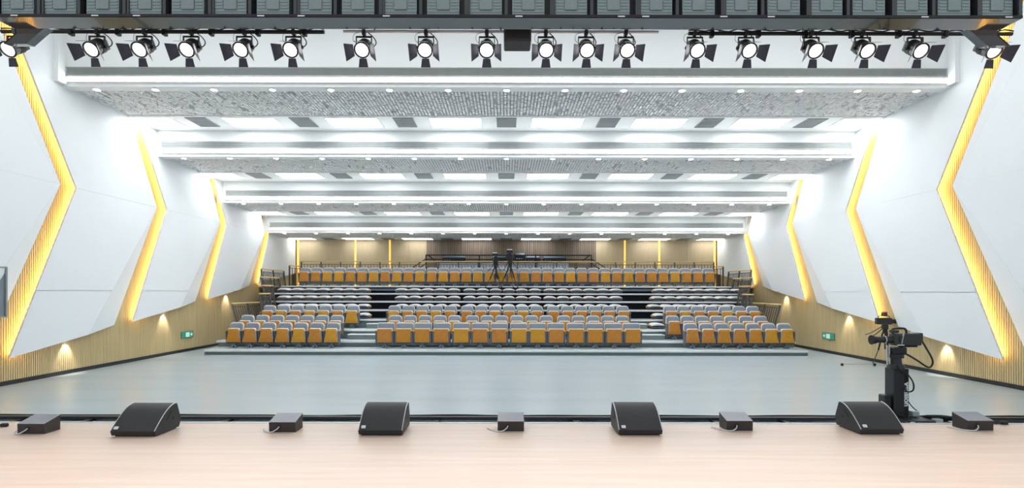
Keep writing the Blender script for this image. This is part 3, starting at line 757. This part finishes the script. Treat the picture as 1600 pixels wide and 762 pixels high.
tmp = D.objects.new('tmp', fc); COL.objects.link(tmp)
bpy.context.view_layer.update()
me = D.meshes.new_from_object(tmp.evaluated_get(bpy.context.evaluated_depsgraph_get())); D.objects.remove(tmp)
me.materials.clear(); me.materials.append(letter_white); me.name = 'lettering'
lt = link('lettering', me, cl, (0.09, -0.088, 0.33)); lt.rotation_euler = (math.radians(90), math.radians(90), 0)
bxl = MB().rbox(-0.24, -0.13, -0.06, 0.10, 0.16, 0.50, 0.012).build('motor_box', black_plastic, t)
MB().rbox(0.17, 0.28, -0.12, 0.02, 0.17, 0.26, 0.01).build('control_box', trim_metal, t)
for q in range(3): MB().rbox(-0.15+q*0.09, -0.09+q*0.09, -0.40, -0.36, 0.10, 0.15, 0.006).build('connector', trim_metal if q == 1 else rubber, t)
nk = MB().cyl((-0.02, 0, 0.93), (-0.02, 0, 1.00), 0.13, 0.11, 18).cyl((-0.02, 0, 1.00), (-0.02, 0, 1.10), 0.085, 0.075, 16).cyl((-0.02, 0, 1.10), (-0.02, 0, 1.16), 0.11, 0.11, 18).build('pan_head', black_plastic, t, True)
MB().rbox(-0.11, 0.10, -0.09, 0.09, 1.16, 1.27, 0.012).build('tilt_head', black_steel, t)
for s in (-0.12, -0.16): MB().cyl((s, 0.0, 0.98), (s-0.01, 0.0, 1.30), 0.012, 0.012, 6).build('spring_arm', silver_edge, t)
tc_ = thing('broadcast_camera', 'large black broadcast camera with long lens on the tower', 'camera', (tx, d0, 1.302))
MB().rbox(-0.09, 0.35, -0.075, 0.075, 0.0, 0.19, 0.015).build('camera_body', camera_grey, tc_)
MB().rbox(0.32, 0.38, -0.06, 0.06, 0.05, 0.20, 0.012).build('rear_plate', black_plastic, tc_)
MB().rbox(0.04, 0.30, -0.05, 0.05, -0.03, 0.0, 0.008).build('wedge_plate', black_steel, tc_)
lz = MB().cyl((-0.09, 0, 0.09), (-0.22, 0, 0.09), 0.055, 0.058, 18).cyl((-0.22, 0, 0.09), (-0.36, 0, 0.085), 0.05, 0.05, 18).build('lens', black_plastic, tc_, True)
MB().cyl((-0.355, 0, 0.085), (-0.42, 0, 0.085), 0.062, 0.078, 18).build('lens_hood', black_steel, lz, True)
MB().cyl((-0.20, 0, 0.09), (-0.215, 0, 0.09), 0.0605, 0.0605, 18).build('focus_ring', silver_edge, lz)
MB().rbox(-0.03, 0.0, -0.079, -0.076, 0.05, 0.15, 0.001).build('side_knob', black_steel, tc_)
MB().rbox(-0.05, 0.06, -0.079, -0.0751, 0.0, 0.015, 0.001).build('name_strip', letter_white, tc_)
MB().tube([(-0.07, 0, 0.19), (-0.07, 0, 0.26), (0.10, 0, 0.27), (0.14, 0, 0.24), (0.15, 0, 0.19)], 0.017, 8, 4).build('handle', black_plastic, tc_)
MB().rbox(-0.10, 0.0, -0.05, 0.05, 0.20, 0.245, 0.008).build('microphone_mount', black_plastic, tc_)
MB().rbox(0.22, 0.25, -0.02, 0.02, 0.19, 0.215, 0.005).build('tally_lamp', tag_white, tc_)
MB().tube([(0.03, -0.078, 0.16), (0.05, -0.08, 0.19), (0.02, -0.08, 0.05), (0.02, -0.08, 0.0)], 0.006, 6, 4).build('short_cable', trim_metal, tc_)
c_ = thing('camera_cable', 'black cable looping from the broadcast camera down its tower', 'cable', (tx, d0, 0))
MB().tube([(0.38, 0, 1.40), (0.44, -0.02, 1.28), (0.52, -0.05, 1.10), (0.53, -0.05, 1.0), (0.47, -0.04, 0.95), (0.30, -0.03, 1.06), (0.16, 0, 1.15), (0.09, 0, 1.16)], 0.014, 6, 6).build('rear_loop', rubber, c_)
MB().tube([(-0.10, -0.13, 1.0), (-0.05, -0.15, 0.92), (0.06, -0.15, 0.85), (0.16, -0.13, 0.72), (0.17, -0.12, 0.6), (0.08, -0.13, 0.57), (0.02, -0.13, 0.62)], 0.012, 6, 6).build('column_loop', rubber, c_)
MB().tube([(0.13, -0.05, 0.42), (0.2, -0.06, 0.32), (0.27, -0.08, 0.25)], 0.008, 6, 4).build('power_lead', rubber, c_)
MB().tube([(-0.12, -0.03, 0.42), (-0.2, -0.1, 0.30), (-0.1, -0.2, 0.22), (0.02, -0.3, 0.18)], 0.01, 6, 4).build('motor_lead', rubber, c_)
c_ = thing('cable_pile', 'heap of black cables on the floor right of the tower', 'cable', (tx+0.35, d0, 0.0))
for q in range(5):
    MB().tube([(0.0, -0.15+q*0.06, 0.19-q*0.02), (0.2, -0.2+q*0.08, 0.20-q*0.02), (0.5, -0.1+q*0.04, 0.15-q*0.02), (0.9, -0.15+q*0.05, 0.09-q*0.01), (1.5, -0.1+q*0.06, 0.05), (2.2, q*0.05, 0.03)], 0.022, 6, 5).build('cable', rubber, c_)
MB().rbox(0.05, 0.18, -0.28, -0.18, 0.08, 0.17, 0.01).rbox(0.3, 0.42, -0.3, -0.2, 0.07, 0.13, 0.01).build('plug', trim_metal, c_)

# ================================================================== STAGE FRONT: WEDGE MONITORS AND FOOTLIGHT BOXES
mon_names = ['black wedge stage monitor, leftmost', 'black wedge stage monitor left of the middle box', 'black wedge stage monitor right of the middle box', 'black wedge stage monitor beside the camera tower']
def monitor_meshes():
    w = 0.213
    n = 12; prof = []
    # curved face from the front foot to the upper back edge
    for k in range(n+1):
        u = k/n; y = 0.012+0.33*u; z = 0.055+0.205*math.sin(u*math.pi/2*0.98)
        prof.append((y, z))
    side = [(0.03, 0.012)] + prof + [(0.365, 0.255), (0.43, 0.09), (0.40, 0.012)]
    body = MB().prism([(-w, y, z) for (y, z) in side], (2*w, 0, 0)).mesh('cabinet', speaker_body)
    g = MB(); vs = []; fs = []
    for (y, z) in prof: vs += [(-w+0.008, y-0.004, z+0.004), (w-0.008, y-0.004, z+0.004)]
    for k in range(n): fs.append((2*k, 2*k+1, 2*k+3, 2*k+2))
    vs2 = [(x, y+0.006, z-0.006) for (x, y, z) in vs]
    N = len(vs); fs += [tuple(i+N for i in f)[::-1] for f in fs]
    for k in range(n): fs += [(2*k, 2*k+2, 2*k+2+N, 2*k+N), (2*k+1, 2*k+1+N, 2*k+3+N, 2*k+3)]
    fs += [(0, N, N+1, 1), (2*n, 2*n+1, 2*n+1+N, 2*n+N)]
    g.add(vs+vs2, fs); grille = g.mesh('grille', grille_cloth, True)
    e = []
    for s in (-1, 1):
        b = MB(); b.tube([(s*(w-0.003), y-0.002, z+0.004) for (y, z) in prof], 0.0045, 6, 1); e.append(b.mesh('edge_strip', silver_edge))
    handles = [MB().prism([(s*(w+0.0015), 0.19, 0.13), (s*(w+0.0015), 0.205, 0.12), (s*(w+0.0015), 0.28, 0.195), (s*(w+0.0015), 0.265, 0.205)], (-s*0.004, 0, 0)).mesh('handle_slot', rubber) for s in (-1, 1)]
    sock = [MB().cyl((s*(w+0.002), 0.30, 0.12), (s*(w-0.004), 0.30, 0.12), 0.014, 0.014, 12).mesh('socket', rubber) for s in (-1, 1)]
    pl = MB().box(-w+0.03, -w+0.068, -0.004, 0.004, 0.0, 0.028).mesh('badge', tag_white)
    mk = MB().box(-w+0.038, -w+0.046, -0.0055, -0.0039, 0.007, 0.021).box(-w+0.046, -w+0.058, -0.0055, -0.0039, 0.007, 0.011).box(-w+0.05, -w+0.058, -0.0055, -0.0039, 0.014, 0.021).mesh('badge_mark', grille_grey)
    ft = MB().box(-w+0.02, w-0.02, 0.05, 0.38, 0.0, 0.012).mesh('foot', rubber)
    return body, grille, e, handles, sock, pl, mk, ft
MM = monitor_meshes()
for i, (px, yb) in enumerate(((206, 684.5), (594, 682), (1002, 681), (1380.5, 679))):
    d = FPX*(EYE-STAGE_Z)/(yb-455)
    t = thing('stage_monitor', mon_names[i], 'stage monitor', (PX(px, d), d, STAGE_Z), group='wedge monitors along the stage edge')
    link('cabinet', MM[0], t); link('grille', MM[1], t)
    for q in MM[2]: link('edge_strip', q, t)
    for q in MM[3]: link('handle_slot', q, t)
    for q in MM[4]: link('socket', q, t)
    bd = link('badge', MM[5], t, (0, 0.014, 0.077)); bd.rotation_euler = (math.radians(-45), 0, 0)
    link('badge_mark', MM[6], bd); link('foot', MM[7], t)
bn = ['small black footlight box at the far left of the stage edge', 'small grey topped footlight box between the two left monitors', 'small footlight box with bright lid at the stage centre',
      'small grey topped footlight box between the two right monitors', 'small black footlight box at the far right of the stage edge']
bh = 0.132
bxm = MB().prism([(-bh, 0, 0), (-bh, 0.185, 0), (-bh, 0.19, 0.145), (-bh, -0.004, 0.098)], (2*bh, 0, 0)).mesh('case', box_side)
lidm = MB().prism([(-bh, 0.19, 0.146), (-bh, -0.005, 0.0985), (-bh, -0.005, 0.1015), (-bh, 0.19, 0.149)], (2*bh, 0, 0)).mesh('lid', box_top)
hole = MB().cyl((-0.03, -0.007, 0.055), (-0.03, 0.0, 0.055), 0.02, 0.02, 14).mesh('cable_gland', rubber)
for i, (px, yb) in enumerate(((49, 679), (441.5, 675.5), (798.5, 673.5), (1156, 672), (1532, 671))):
    d = FPX*(EYE-STAGE_Z)/(yb-455)
    t = thing('footlight_box', bn[i], 'footlight', (PX(px, d), d, STAGE_Z), group='footlight boxes along the stage edge')
    link('case', bxm, t); link('lid', lidm, t); link('cable_gland', hole, t)
    MB().tube([(-0.03, -0.006, 0.055), (-0.045, -0.03, 0.035), (-0.09, -0.04, 0.012), (-0.15, -0.01, 0.008), (-0.20, 0.04, 0.008), (-0.24, 0.12, 0.007)], 0.0055, 6, 6).build('power_cord', cable_white, t)
for lab, px, yb, s in (('black cable end lying at the far left stage edge', 8, 666.5, 1), ('black cable plug lying at the far right stage edge', 1570, 660.5, 1)):
    d = FPX*(EYE-STAGE_Z)/(yb-455)-0.03
    t = thing('cable_plug', lab, 'plug', (PX(px, d), d, STAGE_Z))
    MB().rbox(-0.04, 0.03, -0.02, 0.02, 0.0, 0.035, 0.008).build('plug_body', rubber, t)
    MB().tube([(-0.04, 0, 0.015), (-0.08, 0.0, 0.012), (-0.13, 0.01, 0.01), (-0.2, 0.0, 0.008)], 0.007, 6, 4).build('lead', rubber, t)

# ================================================================== HANGING SCREEN HEADER
HD = 6.20
zb = PZ(27, HD)
t = thing('hanging_screen', 'long hanging black screen of grey backed cabinets above the stage edge', 'screen', (0, HD, zb))
MB().box(-5.88, 5.88, 0.0, 0.285, -0.0, 0.02).build('bottom_plate', black_gloss, t)
MB().box(-5.88, 5.88, -0.004, 0.015, 0.0, 0.03).build('bottom_edge', black_steel, t)
MB().box(-5.86, 5.86, 0.14, 0.27, 0.02, 2.0).build('display_back', black_plastic, t)
for x in (-5.86, 5.86): MB().box(x-.02, x+.02, 0.0, 0.28, 0.02, 2.0).build('end_plate', black_gloss, t)
cb = MB(); cw = 0.185
cb.box(-cw, cw, 0.05, 0.14, 0.01, 0.49)
for q in range(10): cb.box(-cw+.012, -cw+.10, 0.043, 0.05, 0.10+q*0.036, 0.118+q*0.036); cb.box(cw-.10, cw-.012, 0.043, 0.05, 0.10+q*0.036, 0.118+q*0.036)
cb.rbox(-.075, .075, 0.035, 0.05, 0.085, 0.45, 0.006)
cb.box(-cw, cw, 0.045, 0.05, 0.062, 0.068)
cabm = cb.mesh('cabinet', led_cabinet)
pm = MB().box(-.018, .018, 0.02, 0.14, 0.0, 2.0).mesh('mullion', black_gloss)
n = 24
for i in range(n):
    x = -5.62+i*0.489
    for r in range(3): link('cabinet', cabm, t, (x, 0, 0.02+r*0.5))
    link('mullion', pm, t, (x-0.244+(0.02 if i % 2 else -0.01), 0, 0.02))
    if i % 2: link('mullion', pm, t, (x-0.195, 0.012, 0.02))
tgm = MB().box(-.04, .04, -0.008, -0.003, 0.0, 0.012).mesh('white_tag', tag_white)
for px in (22, 148, 213, 407, 470, 603, 810, 970, 1008, 1130, 1204, 1444, 1575): link('white_tag', tgm, t, (PX(px, HD), 0, 0.004))
# slanting wing plates below both ends
for side, sg in (('left', -1), ('right', 1)):
    t = thing('hanging_wing', 'dark slanting wing plate hung under the %s end of the screen' % side, 'wing plate', (sg*5.5, 6.5, 0), group='wing plates of the hanging screen')
    za, zb2, zc = PZ(44, 6.5), PZ(54, 6.55), PZ(70, 6.6)
    a0, a1 = (PX(1512, 6.5)-5.5)*sg, (PX(1558, 6.5)-5.5)*sg
    b0, b1 = (PX(1524, 6.55)-5.5)*sg, (PX(1557, 6.55)-5.5)*sg
    c0, c1 = (PX(1542, 6.6)-5.5)*sg, (PX(1575, 6.6)-5.5)*sg
    MB().prism([(a0, 0, za), (a1, 0, za), (b1, 0.05, zb2), (b0, 0.05, zb2)], (0, 0.12, 0.02)).build('upper_plate', black_gloss, t)
    MB().prism([(b0, 0.05, zb2), (b1, 0.05, zb2), (c1, 0.10, zc), (c0, 0.10, zc)], (0, 0.12, 0.02)).build('lower_plate', black_gloss, t)
    MB().prism([(b1, 0.045, zb2), (b1+sg*0.02, 0.045, zb2), (c1+sg*0.02, 0.095, zc), (c1, 0.095, zc)], (0, 0.14, 0.02)).build('edge_bar', black_steel, t)
t = thing('hanging_speaker', 'dark boxy unit hanging under the middle of the screen', 'loudspeaker', (PX(808, 6.7), 6.7, PZ(64, 6.7)))
MB().rbox(-0.17, 0.17, 0, 0.3, 0, 0.26, 0.015).build('cabinet', speaker_body, t)
MB().rbox(-0.15, 0.15, -0.012, 0.0, 0.02, 0.24, 0.005).build('grille', grille_cloth, t)
MB().box(-0.05, 0.05, 0.1, 0.2, 0.26, 0.5).build('bracket', black_steel, t)

# ================================================================== LIGHTING PIPES AND SPOTLIGHTS
LD = 7.0; zp = PZ(50.5, LD)
for lab, x0, x1, r, m_, dz in (('long black lighting pipe on the left', -6.5, PX(506, LD), 0.024, black_steel, 0), ('long black lighting pipe on the right', PX(1075, LD), 6.5, 0.024, black_steel, -0.01), ('thin chrome lighting pipe in the middle', -2.1, PX(1028, LD), 0.018, silver_edge, 0.01)):
    t = thing('lighting_pipe', lab, 'pipe', (0, LD, zp+dz), group='lighting pipes')
    MB().cyl((x0, 0, 0), (x1, 0, 0), r, r, 12).build('tube', m_, t, True)
    if r > 0.02:
        n = int((x1-x0)/0.6)
        for i in range(n+1):
            x = x0+0.3+i*0.6
            if x > x1: break
            MB().rbox(x-.025, x+.025, -.035, .035, -.05, .06, .006).build('clamp', black_steel, t)
        MB().tube([(x0+k*(x1-x0)/40, -0.01+0.015*math.sin(k*1.7), 0.035+0.012*math.sin(k*2.3)) for k in range(41)], 0.009, 5, 2).build('cable', rubber, t)
    for x in (x0+0.4, (x0+x1)/2, x1-0.4): MB().cyl((x, 0, 0), (x, 0, 9.2-zp-dz), 0.012, 0.012, 6).build('drop_rod', black_steel, t)

TILT = math.radians(38)
def lamp_proto():
    t = D.objects.new('stage_spotlight', None); COL.objects.link(t)     # origin at the pipe
    pv = -0.24
    MB().rbox(-.03, .03, -.035, .035, -.05, .035, .008).build('clamp', lamp_metal, t)
    yk = MB(); hw = 0.125
    yk.box(-hw, hw, -.015, .015, -.085, -.068).box(-hw, -hw+.012, -.015, .015, pv-.02, -.07).box(hw-.012, hw, -.015, .015, pv-.02, -.07)
    yk.cyl((0,0,-.07), (0,0,-.03), .012, .012, 8)
    yk.build('yoke', black_steel, t)
    for s in (-1, 1): MB().cyl((s*.125, 0, pv), (s*.15, 0, pv), .022, .026, 10).build('yoke_knob', rubber, t)
    hd = MB()      # head built along -y, turned down afterwards
    hd.cyl((0, -.14, 0), (0, .08, 0), .108, .104, 20); hd.cyl((0, .08, 0), (0, .15, 0), .104, .07, 20); hd.rbox(-.075, .075, .10, .19, -.085, .07, .012)
    for q in range(5): hd.cyl((0, -.02+q*.025, 0), (0, -.01+q*.025, 0), .114, .114, 20)
    h = hd.build('housing', lamp_metal, t, True, (0, 0, pv)); h.rotation_euler = (TILT, 0, 0)
    rg = MB()
    for q in range(20):
        a0, a1 = 2*math.pi*q/20, 2*math.pi*(q+1)/20
        P = lambda r, a, y: (r*math.cos(a), y, r*math.sin(a))
        rg.add([P(.098,a0,-.165),P(.122,a0,-.165),P(.122,a1,-.165),P(.098,a1,-.165),P(.098,a0,-.14),P(.122,a0,-.14),P(.122,a1,-.14),P(.098,a1,-.14)], [(0,3,2,1),(1,2,6,5),(3,0,4,7)])
    rg.build('lens_ring', black_steel, h)
    ls = MB(); ls.cyl((0, -.142, 0), (0, -.154, 0), .098, .08, 20); ls.build('lens', lens_glow, h, True)
    for a, w0, w1, ln, op in ((0, .085, .13, .17, 38), (180, .085, .13, .17, 38), (90, .06, .09, .12, 16), (270, .055, .075, .13, 66)):
        R = Matrix.Rotation(math.radians(-a), 4, 'Y'); o_ = math.radians(op)
        u = Vector((math.sin(o_), -math.cos(o_), 0)); nr = Vector((math.cos(o_), math.sin(o_), 0))*0.004
        p = Vector((.122, -.165, 0))
        pl = [p+Vector((0,0,w0)), p+u*ln+Vector((0,0,w1)), p+u*ln+Vector((0,0,-w1)), p+Vector((0,0,-w0))]
        MB().prism([R @ q for q in pl], R @ nr).build('barn_door', flap_metal, h)
    MB().tube([(.06, .02, .0), (.13, .06, -.05), (.17, .09, -.12), (.13, .12, -.17), (.06, .14, -.18)], .008, 6, 5).build('lead', rubber, t)
    MB().tube([(-.03, 0, .0), (-.15, .0, -.03), (-.17, 0, -.12), (-.11, -.04, -.2)], .0035, 5, 5).build('safety_wire', rail_steel, t)
    return t
lp = lamp_proto()
px_l = [20, 148, 222, 295, 378, 455, 565, 662, 757, 855, 918, 980, 1088, 1168, 1270, 1350, 1432, 1545]
for i, px in enumerate(px_l):
    t = copy_tree(lp)
    t.location = (PX(px+(3 if px < 791 else -3), LD), LD, zp); t.scale = (0.82, 0.82, 0.82)
    tag(t, 'black stage spotlight with barn doors on the pipe, ' + from_side(i, len(px_l)), 'spotlight', 'stage spotlights')
    L = D.lights.new('spot_light', 'SPOT'); L.energy = SPOT_W; L.spot_size = math.radians(75); L.spot_blend = 0.8; L.color = (1, 0.98, 0.97); L.shadow_soft_size = 0.09
    lo = D.objects.new('spot_light', L); COL.objects.link(lo); lo.parent = t
    dirv = Vector((0, -math.cos(TILT), -math.sin(TILT)))
    lo.location = Vector((0, 0, -.24)) + dirv*0.17
    lo.rotation_euler = dirv.to_track_quat('-Z', 'Y').to_euler()
for ch in list(lp.children):
    for g in list(ch.children): D.objects.remove(g)
    D.objects.remove(ch)
D.objects.remove(lp)
